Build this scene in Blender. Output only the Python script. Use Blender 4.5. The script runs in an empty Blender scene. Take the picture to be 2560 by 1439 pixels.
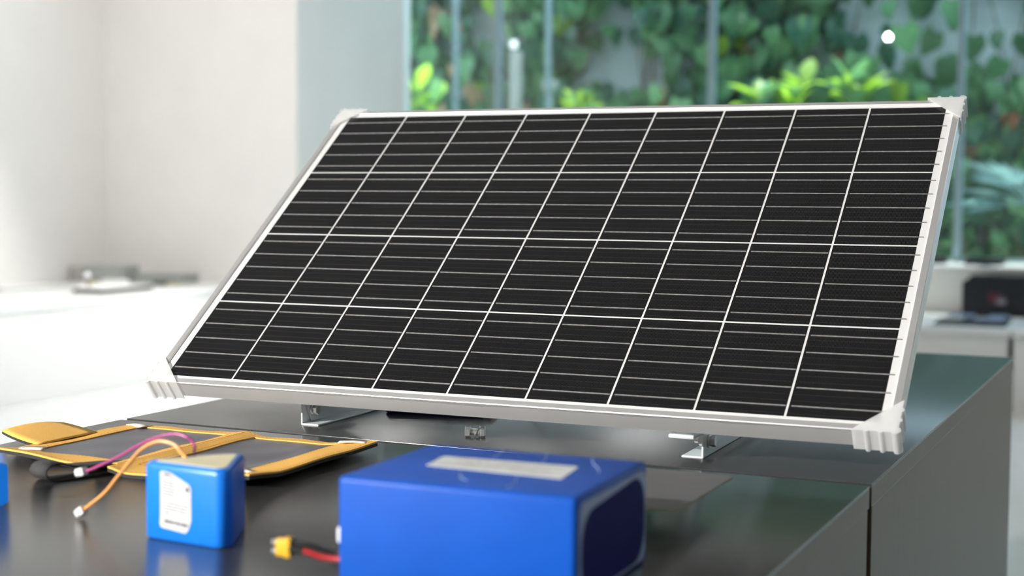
import bpy, bmesh, math, random
from mathutils import Vector, Matrix, Euler

random.seed(7)
scene = bpy.context.scene
COL = scene.collection

# ------------------------------------------------------------------ camera
TT = 0.90                      # height of the black display tables
cam_d = bpy.data.cameras.new('camera')
cam = bpy.data.objects.new('camera', cam_d); COL.objects.link(cam)
YAW, PITCH, ROLL = 0.43481, 0.06363, 0.00618
fw = Vector((-math.sin(YAW)*math.cos(PITCH), math.cos(YAW)*math.cos(PITCH), -math.sin(PITCH)))
rt = Vector((math.cos(YAW), math.sin(YAW), 0))
up = rt.cross(fw)
r2 = rt*math.cos(ROLL) + up*math.sin(ROLL)
u2 = -rt*math.sin(ROLL) + up*math.cos(ROLL)
m = Matrix((r2, u2, -fw)).transposed().to_4x4()
m.translation = (0, 0, TT + 0.318)
cam.matrix_world = m
cam_d.sensor_width = 36.0
cam_d.lens = 3649.1*36/2560
cam_d.dof.use_dof = True
cam_d.dof.focus_distance = 1.90
cam_d.dof.aperture_fstop = 3.6
cam_d.clip_start = 0.02
scene.camera = cam

# ------------------------------------------------------------------ world, sun, exposure
world = bpy.data.worlds.new('world'); scene.world = world
world.use_nodes = True
bg = world.node_tree.nodes['Background']
bg.inputs[0].default_value = (0.72, 0.86, 1.0, 1)
bg.inputs[1].default_value = 5.6
sun_d = bpy.data.lights.new('sun', 'SUN'); sun = bpy.data.objects.new('sun', sun_d); COL.objects.link(sun)
sun_d.energy = 9.0; sun_d.angle = 0.01; sun_d.color = (1.0, 0.95, 0.84)
sdir = Vector((0.16, -0.38, -1.20)).normalized()     # from behind the planted wall, steeply down
sun.rotation_euler = sdir.to_track_quat('-Z', 'Y').to_euler()
sun.location = (0, 14, 8)
vs = scene.view_settings
vs.view_transform = 'Standard'; vs.look = 'None'; vs.gamma = 1.0; vs.use_curve_mapping = False
vs.exposure = 0.0
LAMP = 14.0          # radiance of the ceiling panels
KEY = 340.0          # watts of the track spotlight behind the camera

# ------------------------------------------------------------------ materials
MATS = {}
def mat(name, col, rough=0.5, metal=0.0, var=0.06, scale=30.0, bump=0.0, bscale=None, coat=0.0, crough=0.08,
        spec=0.5, trans=0.0, alpha=None, stretch=None, emit=0.0, ecol=None):
    if name in MATS: return MATS[name]
    M_ = bpy.data.materials.new(name); M_.use_nodes = True
    nt = M_.node_tree; b = nt.nodes['Principled BSDF']
    tc = nt.nodes.new('ShaderNodeTexCoord'); mp = nt.nodes.new('ShaderNodeMapping')
    nt.links.new(tc.outputs['Object'], mp.inputs[0])
    if stretch: mp.inputs['Scale'].default_value = stretch
    nz = nt.nodes.new('ShaderNodeTexNoise'); nz.inputs['Scale'].default_value = scale; nz.inputs['Detail'].default_value = 4
    nt.links.new(mp.outputs[0], nz.inputs['Vector'])
    rp = nt.nodes.new('ShaderNodeValToRGB')
    c0 = [max(0, c*(1-var)) for c in col[:3]]; c1 = [min(1, c*(1+var)) for c in col[:3]]
    rp.color_ramp.elements[0].color = (*c0, 1); rp.color_ramp.elements[1].color = (*c1, 1)
    rp.color_ramp.elements[0].position = 0.3; rp.color_ramp.elements[1].position = 0.7
    nt.links.new(nz.outputs['Fac'], rp.inputs[0]); nt.links.new(rp.outputs[0], b.inputs['Base Color'])
    b.inputs['Roughness'].default_value = rough; b.inputs['Metallic'].default_value = metal
    b.inputs['Specular IOR Level'].default_value = spec
    b.inputs['Coat Weight'].default_value = coat; b.inputs['Coat Roughness'].default_value = crough
    b.inputs['Transmission Weight'].default_value = trans
    if alpha is not None: b.inputs['Alpha'].default_value = alpha
    if bump:
        n2 = nt.nodes.new('ShaderNodeTexNoise'); n2.inputs['Scale'].default_value = bscale or scale*4; n2.inputs['Detail'].default_value = 3
        nt.links.new(mp.outputs[0], n2.inputs['Vector'])
        bm_ = nt.nodes.new('ShaderNodeBump'); bm_.inputs['Strength'].default_value = bump; bm_.inputs['Distance'].default_value = 0.002
        nt.links.new(n2.outputs['Fac'], bm_.inputs['Height']); nt.links.new(bm_.outputs[0], b.inputs['Normal'])
    if emit:
        b.inputs['Emission Color'].default_value = (*(ecol or col)[:3], 1); b.inputs['Emission Strength'].default_value = emit
    MATS[name] = M_; return M_

def thin_glass(name, refl, tint=(0.94, 0.98, 0.97), rough=0.0):
    M_ = bpy.data.materials.new(name); M_.use_nodes = True; nt = M_.node_tree
    for n in list(nt.nodes): nt.nodes.remove(n)
    o = nt.nodes.new('ShaderNodeOutputMaterial'); mx = nt.nodes.new('ShaderNodeMixShader')
    t = nt.nodes.new('ShaderNodeBsdfTransparent'); g = nt.nodes.new('ShaderNodeBsdfGlossy')
    fr = nt.nodes.new('ShaderNodeFresnel'); fr.inputs[0].default_value = 1.5
    mu = nt.nodes.new('ShaderNodeMath'); mu.operation = 'MULTIPLY'; mu.inputs[1].default_value = refl
    nt.links.new(fr.outputs[0], mu.inputs[0]); nt.links.new(mu.outputs[0], mx.inputs[0])
    nz = nt.nodes.new('ShaderNodeTexNoise'); nz.inputs['Scale'].default_value = 0.6
    rp = nt.nodes.new('ShaderNodeValToRGB')
    rp.color_ramp.elements[0].color = (*[c*0.98 for c in tint], 1); rp.color_ramp.elements[1].color = (*tint, 1)
    nt.links.new(nz.outputs['Fac'], rp.inputs[0]); nt.links.new(rp.outputs[0], t.inputs[0])
    g.inputs['Roughness'].default_value = rough; g.inputs['Color'].default_value = (1, 1, 1, 1)
    nt.links.new(t.outputs[0], mx.inputs[1]); nt.links.new(g.outputs[0], mx.inputs[2]); nt.links.new(mx.outputs[0], o.inputs[0])
    MATS[name] = M_; return M_

def film_mat(name, col, opac, rough=0.25):
    """thin milky plastic: transparent film mixed with a soft white reflecting and scattering layer"""
    M_ = bpy.data.materials.new(name); M_.use_nodes = True; nt = M_.node_tree
    b = nt.nodes['Principled BSDF']; o = nt.nodes['Material Output']
    nz = nt.nodes.new('ShaderNodeTexNoise'); nz.inputs['Scale'].default_value = 60
    tc = nt.nodes.new('ShaderNodeTexCoord'); nt.links.new(tc.outputs['Object'], nz.inputs['Vector'])
    b.inputs['Base Color'].default_value = (*col, 1); b.inputs['Roughness'].default_value = rough
    tl = nt.nodes.new('ShaderNodeBsdfTranslucent'); tl.inputs[0].default_value = (*col, 1)
    m1 = nt.nodes.new('ShaderNodeMixShader'); m1.inputs[0].default_value = 0.35
    nt.links.new(b.outputs[0], m1.inputs[1]); nt.links.new(tl.outputs[0], m1.inputs[2])
    t = nt.nodes.new('ShaderNodeBsdfTransparent'); mx = nt.nodes.new('ShaderNodeMixShader')
    mr = nt.nodes.new('ShaderNodeMapRange'); mr.inputs['To Min'].default_value = opac*0.9; mr.inputs['To Max'].default_value = min(1, opac*1.1)
    nt.links.new(nz.outputs['Fac'], mr.inputs['Value']); nt.links.new(mr.outputs[0], mx.inputs[0])
    nt.links.new(t.outputs[0], mx.inputs[1]); nt.links.new(m1.outputs[0], mx.inputs[2]); nt.links.new(mx.outputs[0], o.inputs[0])
    MATS[name] = M_; return M_

def leaf_mat(name, col, trl=0.35, rough=0.38, spec=0.5):
    M_ = bpy.data.materials.new(name); M_.use_nodes = True; nt = M_.node_tree
    b = nt.nodes['Principled BSDF']; o = nt.nodes['Material Output']
    oi = nt.nodes.new('ShaderNodeObjectInfo'); tc = nt.nodes.new('ShaderNodeTexCoord')
    nz = nt.nodes.new('ShaderNodeTexNoise'); nz.inputs['Scale'].default_value = 3.0; nt.links.new(tc.outputs['Object'], nz.inputs['Vector'])
    ad = nt.nodes.new('ShaderNodeMath'); ad.operation = 'ADD'
    nt.links.new(oi.outputs['Random'], ad.inputs[0]); nt.links.new(nz.outputs['Fac'], ad.inputs[1])
    rp = nt.nodes.new('ShaderNodeValToRGB')
    hf = nt.nodes.new('ShaderNodeMath'); hf.operation = 'MULTIPLY'; hf.inputs[1].default_value = 0.5
    nt.links.new(ad.outputs[0], hf.inputs[0])
    rp.color_ramp.elements[0].color = (*[c*0.6 for c in col], 1); rp.color_ramp.elements[1].color = (*[min(1, c*1.45) for c in col], 1)
    rp.color_ramp.elements[0].position = .2; rp.color_ramp.elements[1].position = .8
    nt.links.new(hf.outputs[0], rp.inputs[0]); nt.links.new(rp.outputs[0], b.inputs['Base Color'])
    b.inputs['Roughness'].default_value = rough; b.inputs['Specular IOR Level'].default_value = spec
    tl = nt.nodes.new('ShaderNodeBsdfTranslucent'); nt.links.new(rp.outputs[0], tl.inputs[0])
    mx = nt.nodes.new('ShaderNodeMixShader'); mx.inputs[0].default_value = trl
    nt.links.new(b.outputs[0], mx.inputs[1]); nt.links.new(tl.outputs[0], mx.inputs[2]); nt.links.new(mx.outputs[0], o.inputs[0])
    MATS[name] = M_; return M_

mat('wall_paint', (0.80, 0.785, 0.76), 0.75, var=0.015, scale=3, bump=0.05, bscale=120)
mat('ceiling_paint', (0.32, 0.318, 0.314), 0.85, var=0.015, scale=3)
mat('counter_white', (0.84, 0.83, 0.81), 0.35, var=0.01, scale=4)
mat('counter_top', (0.86, 0.86, 0.855), 0.25, var=0.01, scale=4)
mat('tile', (0.78, 0.79, 0.78), 0.16, var=0.04, scale=1.4, coat=0.2)
mat('grout', (0.50, 0.51, 0.50), 0.8, var=0.1, scale=20)
mat('laminate', (0.042, 0.042, 0.043), 0.23, var=0.15, scale=260, bump=0.03, bscale=900, spec=1.0)
mat('dark_steel', (0.125, 0.097, 0.070), 0.44, metal=0.75, var=0.10, scale=8, stretch=(1, 60, 1), bump=0.05, bscale=30)
mat('void', (0.008, 0.008, 0.008), 0.9)
mat('aluminium', (0.80, 0.79, 0.775), 0.34, metal=0.67, var=0.02, scale=30, bump=0.03, bscale=300)
mat('white_steel', (0.80, 0.82, 0.82), 0.28, var=0.02, scale=40)
mat('bolt_steel', (0.82, 0.80, 0.77), 0.30, metal=0.9, var=0.10, scale=200)
mat('blue_wrap', (0.008, 0.20, 0.80), 0.34, var=0.06, scale=25, coat=0.1, crough=0.2, bump=0.08, bscale=60, spec=0.35)
mat('blue_box_wrap', (0.003, 0.082, 0.46), 0.45, var=0.08, scale=14, coat=0.03, crough=0.3, bump=0.10, bscale=40, spec=0.2)
mat('navy_cap', (0.014, 0.016, 0.130), 0.6, var=0.1, scale=30, spec=0.06)
mat('wrap_rim', (0.25, 0.32, 0.55), 0.35, var=0.15, scale=40)
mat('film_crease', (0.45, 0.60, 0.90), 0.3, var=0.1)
mat('paper', (0.84, 0.84, 0.83), 0.55, var=0.02, scale=60)
mat('paper_grey', (0.72, 0.73, 0.70), 0.55, var=0.05, scale=60)
mat('sticker', (0.60, 0.60, 0.60), 0.55, var=0.02, scale=60, spec=0.2)
mat('print_grey', (0.16, 0.16, 0.18), 0.6)
mat('print_black', (0.03, 0.03, 0.035), 0.6)
mat('print_red', (0.60, 0.08, 0.08), 0.6)
mat('kraft', (0.74, 0.68, 0.45), 0.7, var=0.08, scale=60)
mat('orange_fabric', (1.0, 0.53, 0.11), 0.75, var=0.08, scale=500, bump=0.25, bscale=1500)
mat('black_fabric', (0.035, 0.033, 0.033), 0.85, var=0.25, scale=700, bump=0.4, bscale=1800)
mat('strap_fabric', (0.045, 0.043, 0.043), 0.80, var=0.25, scale=400, bump=0.3, bscale=900)
mat('thread', (0.45, 0.16, 0.03), 0.8)
mat('elastic', (0.88, 0.80, 0.70), 0.75, var=0.05, scale=400, bump=0.2, bscale=900)
mat('magenta_wire', (0.42, 0.035, 0.20), 0.4)
mat('amber_wire', (0.80, 0.36, 0.10), 0.4)
mat('red_wire', (0.45, 0.015, 0.02), 0.4)
mat('black_wire', (0.012, 0.012, 0.013), 0.4)
mat('white_plastic', (0.82, 0.82, 0.82), 0.4, var=0.02)
mat('yellow_plastic', (0.85, 0.48, 0.03), 0.4)
mat('grey_sheet', (0.13, 0.125, 0.13), 0.40, var=0.12, scale=20, stretch=(1, 8, 1))
mat('board_edge', (0.42, 0.40, 0.22), 0.5)
mat('grey_metal', (0.36, 0.38, 0.36), 0.45, var=0.05, scale=20)
mat('warm_grey', (0.46, 0.43, 0.41), 0.5, var=0.05)
mat('black_plastic', (0.012, 0.013, 0.016), 0.4, var=0.2)
mat('black_matte', (0.010, 0.012, 0.016), 0.7, var=0.3, scale=200)
mat('slab_brown', (0.020, 0.016, 0.011), 0.6, spec=0.2)
mat('slate_blue', (0.20, 0.25, 0.36), 0.4)
mat('logo_red', (0.09, 0.018, 0.034), 0.6)
mat('logo_white', (0.26, 0.22, 0.26), 0.6)
mat('lamp_housing', (0.03, 0.03, 0.03), 0.4)
mat('mullion', (0.34, 0.46, 0.52), 0.35, metal=0.3, var=0.05)
mat('garden_wall', (0.50, 0.56, 0.58), 0.9, var=0.12, scale=3, bump=0.3, bscale=30)
mat('soil', (0.05, 0.035, 0.022), 0.95, var=0.3, scale=20)
mat('stem', (0.14, 0.11, 0.07), 0.8, var=0.25, scale=15)
mat('pale_post', (0.40, 0.43, 0.41), 0.5)
mat('globe', (0.85, 0.86, 0.84), 0.3, emit=0.9, ecol=(1, 1, 0.96))
mat('lamp_diffuser', (0.9, 0.9, 0.88), 0.5, emit=LAMP, ecol=(1.0, 0.982, 0.955))
mat('spot_lens', (0.9, 0.9, 0.88), 0.3, emit=230, ecol=(1.0, 0.98, 0.92))
mat('key_lens', (0.9, 0.9, 0.88), 0.3, emit=60, ecol=(1.0, 0.97, 0.9))
thin_glass('window_glass', 2.2, (0.80, 0.95, 0.96))
film_mat('corner_plastic', (0.94, 0.94, 0.935), 0.58)
film_mat('edge_film', (0.95, 0.95, 0.95), 0.11, 0.12)
leaf_mat('leaf_dark', (0.030, 0.120, 0.070))
leaf_mat('leaf_mid', (0.070, 0.205, 0.080))
leaf_mat('leaf_light', (0.15, 0.33, 0.14), 0.4)
leaf_mat('leaf_yellow', (0.34, 0.56, 0.06), 0.5)
leaf_mat('leaf_dry', (0.50, 0.33, 0.20), 0.4)
leaf_mat('leaf_rust', (0.36, 0.12, 0.05), 0.3)
leaf_mat('leaf_blue', (0.26, 0.44, 0.43), 0.3)

def solar_cell_mat():
    """near-black silicon with hair-fine vertical contact fingers and faint dotted lines under clear glass"""
    M_ = bpy.data.materials.new('silicon'); M_.use_nodes = True; nt = M_.node_tree; b = nt.nodes['Principled BSDF']
    tc = nt.nodes.new('ShaderNodeTexCoord'); sp = nt.nodes.new('ShaderNodeSeparateXYZ'); nt.links.new(tc.outputs['Object'], sp.inputs[0])
    def line(axis, pitch, width):
        d = nt.nodes.new('ShaderNodeMath'); d.operation = 'DIVIDE'; d.inputs[1].default_value = pitch; nt.links.new(sp.outputs[axis], d.inputs[0])
        f_ = nt.nodes.new('ShaderNodeMath'); f_.operation = 'FRACT'; nt.links.new(d.outputs[0], f_.inputs[0])
        l = nt.nodes.new('ShaderNodeMath'); l.operation = 'LESS_THAN'; l.inputs[1].default_value = width; nt.links.new(f_.outputs[0], l.inputs[0])
        return l.outputs[0]
    fing = line('X', 0.0016, 0.10)
    dots = nt.nodes.new('ShaderNodeMath'); dots.operation = 'MULTIPLY'
    nt.links.new(line('X', 0.0021, 0.45), dots.inputs[0]); nt.links.new(line('Y', 0.0105, 0.045), dots.inputs[1])
    mxv = nt.nodes.new('ShaderNodeMath'); mxv.operation = 'MAXIMUM'; nt.links.new(fing, mxv.inputs[0]); nt.links.new(dots.outputs[0], mxv.inputs[1])
    nz = nt.nodes.new('ShaderNodeTexNoise'); nz.inputs['Scale'].default_value = 40; nz.inputs['Detail'].default_value = 5; nt.links.new(tc.outputs['Object'], nz.inputs['Vector'])
    rp = nt.nodes.new('ShaderNodeValToRGB'); rp.color_ramp.elements[0].color = (0.0045, 0.0044, 0.0052, 1); rp.color_ramp.elements[1].color = (0.0085, 0.0082, 0.0086, 1)
    nt.links.new(nz.outputs['Fac'], rp.inputs[0])
    mc = nt.nodes.new('ShaderNodeMix'); mc.data_type = 'RGBA'
    mc.inputs['B'].default_value = (0.055, 0.053, 0.055, 1)
    nt.links.new(mxv.outputs[0], mc.inputs['Factor']); nt.links.new(rp.outputs[0], mc.inputs['A']); nt.links.new(mc.outputs['Result'], b.inputs['Base Color'])
    b.inputs['Roughness'].default_value = 0.35; b.inputs['Specular IOR Level'].default_value = 0.36
    nz2 = nt.nodes.new('ShaderNodeTexNoise'); nz2.inputs['Scale'].default_value = 25; nz2.inputs['Detail'].default_value = 6; nt.links.new(tc.outputs['Object'], nz2.inputs['Vector'])
    mr = nt.nodes.new('ShaderNodeMapRange'); mr.inputs['To Min'].default_value = 0.12; mr.inputs['To Max'].default_value = 0.28
    nt.links.new(nz2.outputs['Fac'], mr.inputs['Value']); nt.links.new(mr.outputs[0], b.inputs['Roughness'])
    MATS['silicon'] = M_
solar_cell_mat()
mat('backsheet', (0.74, 0.735, 0.72), 0.45, var=0.01, scale=30)
mat('busbar', (0.52, 0.51, 0.50), 0.34, metal=0.6, var=0.25, scale=120)
def flex_cell_mat():
    M_ = bpy.data.materials.new('flex_cell'); M_.use_nodes = True; nt = M_.node_tree; b = nt.nodes['Principled BSDF']
    tc = nt.nodes.new('ShaderNodeTexCoord'); wv = nt.nodes.new('ShaderNodeTexWave'); wv.bands_direction = 'Y'
    wv.inputs['Scale'].default_value = 36; wv.inputs['Distortion'].default_value = 0.6; nt.links.new(tc.outputs['Object'], wv.inputs['Vector'])
    rp = nt.nodes.new('ShaderNodeValToRGB'); rp.color_ramp.elements[0].color = (0.105, 0.100, 0.125, 1); rp.color_ramp.elements[1].color = (0.065, 0.062, 0.085, 1)
    rp.color_ramp.elements[0].position = .15; rp.color_ramp.elements[1].position = .4
    nt.links.new(wv.outputs['Fac'], rp.inputs[0]); nt.links.new(rp.outputs[0], b.inputs['Base Color'])
    b.inputs['Roughness'].default_value = 0.36; b.inputs['Specular IOR Level'].default_value = 0.7
    MATS['flex_cell'] = M_
flex_cell_mat()

# ------------------------------------------------------------------ mesh helpers
def new_bm(): return bmesh.new()
def add_box(bm, x0, x1, y0, y1, z0, z1, bev=0.0, seg=2, M_=None):
    g = bmesh.ops.create_cube(bm, size=1.0)
    vs_ = g['verts']
    for v in vs_:
        v.co = Vector((x0 + (v.co.x+.5)*(x1-x0), y0 + (v.co.y+.5)*(y1-y0), z0 + (v.co.z+.5)*(z1-z0)))
    if bev > 0:
        es = list({e for v in vs_ for e in v.link_edges})
        r = bmesh.ops.bevel(bm, geom=es, offset=bev, segments=seg, profile=0.5, affect='EDGES')
        vs_ = list({v for f in r['faces'] for v in f.verts} | {v for v in vs_ if v.is_valid})
    if M_ is not None:
        for v in vs_: v.co = M_ @ v.co
    return vs_
def add_cyl(bm, c, axis, r, h, n=20, r2=None, bev=0.0):
    axis = Vector(axis).normalized()
    q = axis.to_track_quat('Z', 'Y').to_matrix().to_4x4(); q.translation = Vector(c)
    g = bmesh.ops.create_cone(bm, cap_ends=True, segments=n, radius1=r, radius2=r if r2 is None else r2, depth=h)
    vs_ = g['verts']
    if bev:
        es = [e for e in {e for v in vs_ for e in v.link_edges} if abs(e.verts[0].co.z - e.verts[1].co.z) < 1e-6]
        rr = bmesh.ops.bevel(bm, geom=es, offset=bev, segments=1, profile=0.5, affect='EDGES')
        vs_ = list({v for f in rr['faces'] for v in f.verts} | {v for v in vs_ if v.is_valid})
    for v in vs_: v.co = q @ v.co
    return vs_
def add_prism(bm, pts, z0, z1):
    """pts: 2-D outline (ccw) extruded along z"""
    a = [bm.verts.new((x, y, z0)) for x, y in pts]; b = [bm.verts.new((x, y, z1)) for x, y in pts]
    n = len(pts)
    bm.faces.new(list(reversed(a))); bm.faces.new(b)
    for i in range(n): bm.faces.new((a[i], a[(i+1) % n], b[(i+1) % n], b[i]))
    return a+b
def smooth_path(pts, sub=6):
    P = [Vector(p) for p in pts]; out = []
    for i in range(len(P)-1):
        p0 = P[max(i-1, 0)]; p1 = P[i]; p2 = P[i+1]; p3 = P[min(i+2, len(P)-1)]
        for k in range(sub):
            t = k/sub
            out.append(0.5*((2*p1) + (-p0+p2)*t + (2*p0-5*p1+4*p2-p3)*t*t + (-p0+3*p1-3*p2+p3)*t**3))
    out.append(P[-1]); return out
def add_tube(bm, pts, r, n=10, sub=6, taper=None):
    P = smooth_path(pts, sub); rings = []
    for i, p in enumerate(P):
        d = (P[min(i+1, len(P)-1)] - P[max(i-1, 0)]).normalized()
        a = d.cross(Vector((0, 0, 1)));
        if a.length < 1e-4: a = d.cross(Vector((1, 0, 0)))
        a.normalize(); b = d.cross(a)
        rr = r if taper is None else r + (taper-r)*i/(len(P)-1)
        rings.append([bm.verts.new(p + (a*math.cos(2*math.pi*k/n) + b*math.sin(2*math.pi*k/n))*rr) for k in range(n)])
    for i in range(len(rings)-1):
        for k in range(n): bm.faces.new((rings[i][k], rings[i][(k+1) % n], rings[i+1][(k+1) % n], rings[i+1][k]))
    bm.faces.new(list(reversed(rings[0]))); bm.faces.new(rings[-1])
def mesh_of(name, bm, material, smooth=True, angle=35):
    bmesh.ops.recalc_face_normals(bm, faces=bm.faces)
    me = bpy.data.meshes.new(name); bm.to_mesh(me); bm.free()
    me.materials.append(MATS[material])
    if smooth:
        me.shade_smooth() if hasattr(me, 'shade_smooth') else [setattr(p, 'use_smooth', True) for p in me.polygons]
        try: me.set_sharp_from_angle(angle=math.radians(angle))
        except Exception: pass
    return me
def obj(name, bm, material, parent=None, smooth=True, loc=None, rot=None, angle=35):
    me = bm if isinstance(bm, bpy.types.Mesh) else mesh_of(name, bm, material, smooth, angle)
    o = bpy.data.objects.new(name, me); COL.objects.link(o)
    if parent is not None: o.parent = parent
    if loc is not None: o.location = loc
    if rot is not None: o.rotation_euler = rot
    return o
def thing(name, label, cat, loc=(0, 0, 0), rotz=0.0, group=None):
    o = bpy.data.objects.new(name, None); COL.objects.link(o)
    o.location = loc; o.rotation_euler = (0, 0, rotz); o.empty_display_size = 0.02
    o['label'] = label; o['category'] = cat
    if group: o['group'] = group
    return o
def tag(o, label, cat, group=None):
    o['label'] = label; o['category'] = cat
    if group: o['group'] = group
    return o
def struct(name, bm, material, smooth=False, loc=None):
    o = obj(name, bm, material, None, smooth, loc); o['kind'] = 'structure'; return o
def box_part(name, material, parent, x0, x1, y0, y1, z0, z1, bev=0.0, seg=2, rot=None, loc=None):
    bm = new_bm(); add_box(bm, x0, x1, y0, y1, z0, z1, bev, seg); return obj(name, bm, material, parent, True, loc, rot)

# ------------------------------------------------------------------ the room
XL, XRET, YW, YWALL, XR, YF, ZC = -7.50, -5.777, 10.35, 8.80, 3.2, -5.2, 4.00
bm = new_bm(); add_box(bm, XL-.2, XR+.2, YF-.2, YW+.05, -0.12, -0.006); floor = struct('floor', bm, 'grout')
tile_me = None
TS = 0.80
for i in range(14):
    for j in range(20):
        x = XL + .02 + i*TS; y = YF + .05 + j*TS
        if x + TS > XR + .3 or y + TS > YW + .3: continue
        if tile_me is None:
            b_ = new_bm(); add_box(b_, .002, TS-.002, .002, TS-.002, -.0065, 0.0); tile_me = mesh_of('tile', b_, 'tile', False)
        obj('tile', tile_me, None, floor, loc=(x, y, 0))
bm = new_bm(); add_box(bm, XL-.2, XL, YF, YW, 0, ZC); struct('wall_left', bm, 'wall_paint')
bm = new_bm(); add_box(bm, XL, XRET, YWALL, YW+.1, 0, ZC); struct('wall_back', bm, 'wall_paint')
bm = new_bm(); add_box(bm, XR, XR+.2, YF, YW, 0, ZC); struct('wall_right', bm, 'wall_paint')
bm = new_bm(); add_box(bm, XL-.2, XR+.2, YF-.2, YF, 0, ZC); struct('wall_front', bm, 'wall_paint')
bm = new_bm(); add_box(bm, XL-.2, XR+.2, YF-.2, YW+.12, ZC, ZC+.2); struct('ceiling', bm, 'ceiling_paint')
# low wall and sill below the glass
ZS = 0.783; YSILL = 9.646
bm = new_bm(); add_box(bm, XRET, XR, YSILL+.02, YW+.10, 0, ZS-.03); struct('wall_window', bm, 'wall_paint')
bm = new_bm(); add_box(bm, XRET, XR, YSILL, YW+.10, ZS-.03, ZS, 0.004); struct('trim_1', bm, 'counter_top', True)
win = bpy.data.objects.new('window_1', None); COL.objects.link(win); win.location = (0, YW, ZS); win['kind'] = 'structure'
mull = [-6.70, -4.94, -3.211, -1.45, 0.31, 2.07]
edges = [XRET] + [x for x in mull if x > XRET] + [XR]
for x in mull:
    if x > XRET:
        bm = new_bm(); add_box(bm, x-.021, x+.021, -.03, .05, 0, ZC-ZS, .003); obj('mullion', bm, 'mullion', win)
for x0, x1 in zip(edges[:-1], edges[1:]):
    bm = new_bm(); vv = [bm.verts.new(p) for p in ((x0, 0, 0), (x1, 0, 0), (x1, 0, ZC-ZS), (x0, 0, ZC-ZS))]; bm.faces.new(vv)
    obj('glass_pane', bm, 'window_glass', win, False)
for x, w, y in ((-4.566, .017, 0.10), (-5.372, .016, 0.10)):
    bm = new_bm(); add_box(bm, x-w, x+w, y, y+.05, 0, ZC-ZS, .003); obj('glass_fin', bm, 'mullion', win)
bm = new_bm(); add_box(bm, XRET, XR, -.03, .05, 0, .02, .003); obj('bottom_rail', bm, 'mullion', win)

# ceiling lamps: square LED panels (frame + glowing diffuser)
def ceiling_panel(x, y, label):
    t = thing('ceiling_panel_light', label, 'ceiling light', (x, y, ZC), 0, 'square ceiling panel lights')
    b_ = new_bm()
    for s in (-1, 1):
        add_box(b_, -.32, .32, s*.31-.01, s*.31+.01, -.15, 0); add_box(b_, s*.31-.01, s*.31+.01, -.30, .30, -.15, 0)
    obj('baffle', b_, 'lamp_housing', t)
    b_ = new_bm(); add_box(b_, -.30, .30, -.30, .30, -.016, -.006); obj('diffuser', b_, 'lamp_diffuser', t, False)
PAN = [(-6.6, 7.4), (-6.6, 5.0), (-6.6, 2.4), (-6.6, -.4), (-4.6, 7.0), (-4.6, 4.4), (-4.6, 1.2), (-4.6, -2.0),
       (-2.6, 7.4), (-2.6, 5.2), (-2.6, -1.0), (-2.6, -3.4), (.2, 7.2), (.8, -1.2), (.8, -3.6), (1.9, 4.6)]
ROWS = {-6.6: 'over the white wall counter', -4.6: 'over the aisle beside the white counter', -2.6: 'over the left of the black tables', .2: 'over the right of the black tables', .8: 'over the floor behind the camera', 1.9: 'over the floor right of the tables'}
for x_ in sorted({p[0] for p in PAN}):
    ys_ = sorted((p[1] for p in PAN if p[0] == x_), reverse=True)
    for k, y_ in enumerate(ys_):
        o_ = ('first', 'second', 'third', 'fourth')[k]
        ceiling_panel(x_, y_, 'square LED ceiling panel %s, %s from the window' % (ROWS[x_], o_) if len(ys_) > 1 else 'square LED ceiling panel %s' % ROWS[x_])
# track spot heads
def track_spot(name, pos, target, lens, label, watts=0, ang=40, rad=.03, snoot=0.0):
    t = thing(name, label, 'spotlight', pos)
    d = (Vector(target) - Vector(pos)).normalized()
    b_ = new_bm(); add_cyl(b_, -d*.07, d, .045, .13, 20, bev=.004); obj('head', b_, 'lamp_housing', t)
    b_ = new_bm(); add_cyl(b_, -d*.002, d, .032, .004, 20); obj('lens', b_, lens, t)
    if snoot:
        b_ = new_bm(); q = d.to_track_quat('Z', 'Y').to_matrix(); ra = []
        for r_, h_ in ((.045, -.01), (.045, snoot), (.040, snoot), (.040, -.005)): ra.append([b_.verts.new(q @ Vector((r_*math.cos(a*math.pi/12), r_*math.sin(a*math.pi/12), h_))) for a in range(24)])
        for i in range(3):
            for a in range(24): b_.faces.new((ra[i][a], ra[i][(a+1) % 24], ra[i+1][(a+1) % 24], ra[i+1][a]))
        obj('snoot', b_, 'lamp_housing', t)
    b_ = new_bm(); add_cyl(b_, Vector((0, 0, (ZC-pos[2])/2)) - d*.07, (0, 0, 1), .008, ZC-pos[2], 10); obj('stem', b_, 'lamp_housing', t)
    if watts:
        ld = bpy.data.lights.new(name+'_light', 'SPOT'); lo = bpy.data.objects.new(name+'_light', ld); COL.objects.link(lo)
        ld.energy = watts; ld.spot_size = math.radians(ang); ld.spot_blend = .5; ld.shadow_soft_size = rad; ld.color = (1.0, .98, .955)
        lo.parent = t; lo.location = d*(.02+snoot); lo.rotation_euler = d.to_track_quat('-Z', 'Y').to_euler()
    return t
track_spot('track_spotlight', (-3.30, -2.60, 2.48), (-1.02, 1.25, .95), 'key_lens', 'black track spotlight behind the camera aimed at the battery table', KEY*5.2, 32, .03, .06)
track_spot('track_spotlight', (-3.13, 4.05, 3.00), (-2.2, 10.3, 2.0), 'spot_lens', 'black track spotlight mirrored as a white dot in the window glass')
track_spot('track_spotlight', (-3.7, 8.3, 3.05), (-6.1, 5.9, .3), 'key_lens', 'black track spotlight aimed at the white counter by the wall', KEY*1.4, 75, .05, .06)
track_spot('track_spotlight', (-4.2, 6.0, 3.05), (-6.7, 8.8, 2.5), 'key_lens', 'added unseen spotlight brightening the back wall', KEY*0.30, 105, .06, .06)  # extra lamp out of view, added to lift the back wall's brightness
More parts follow.
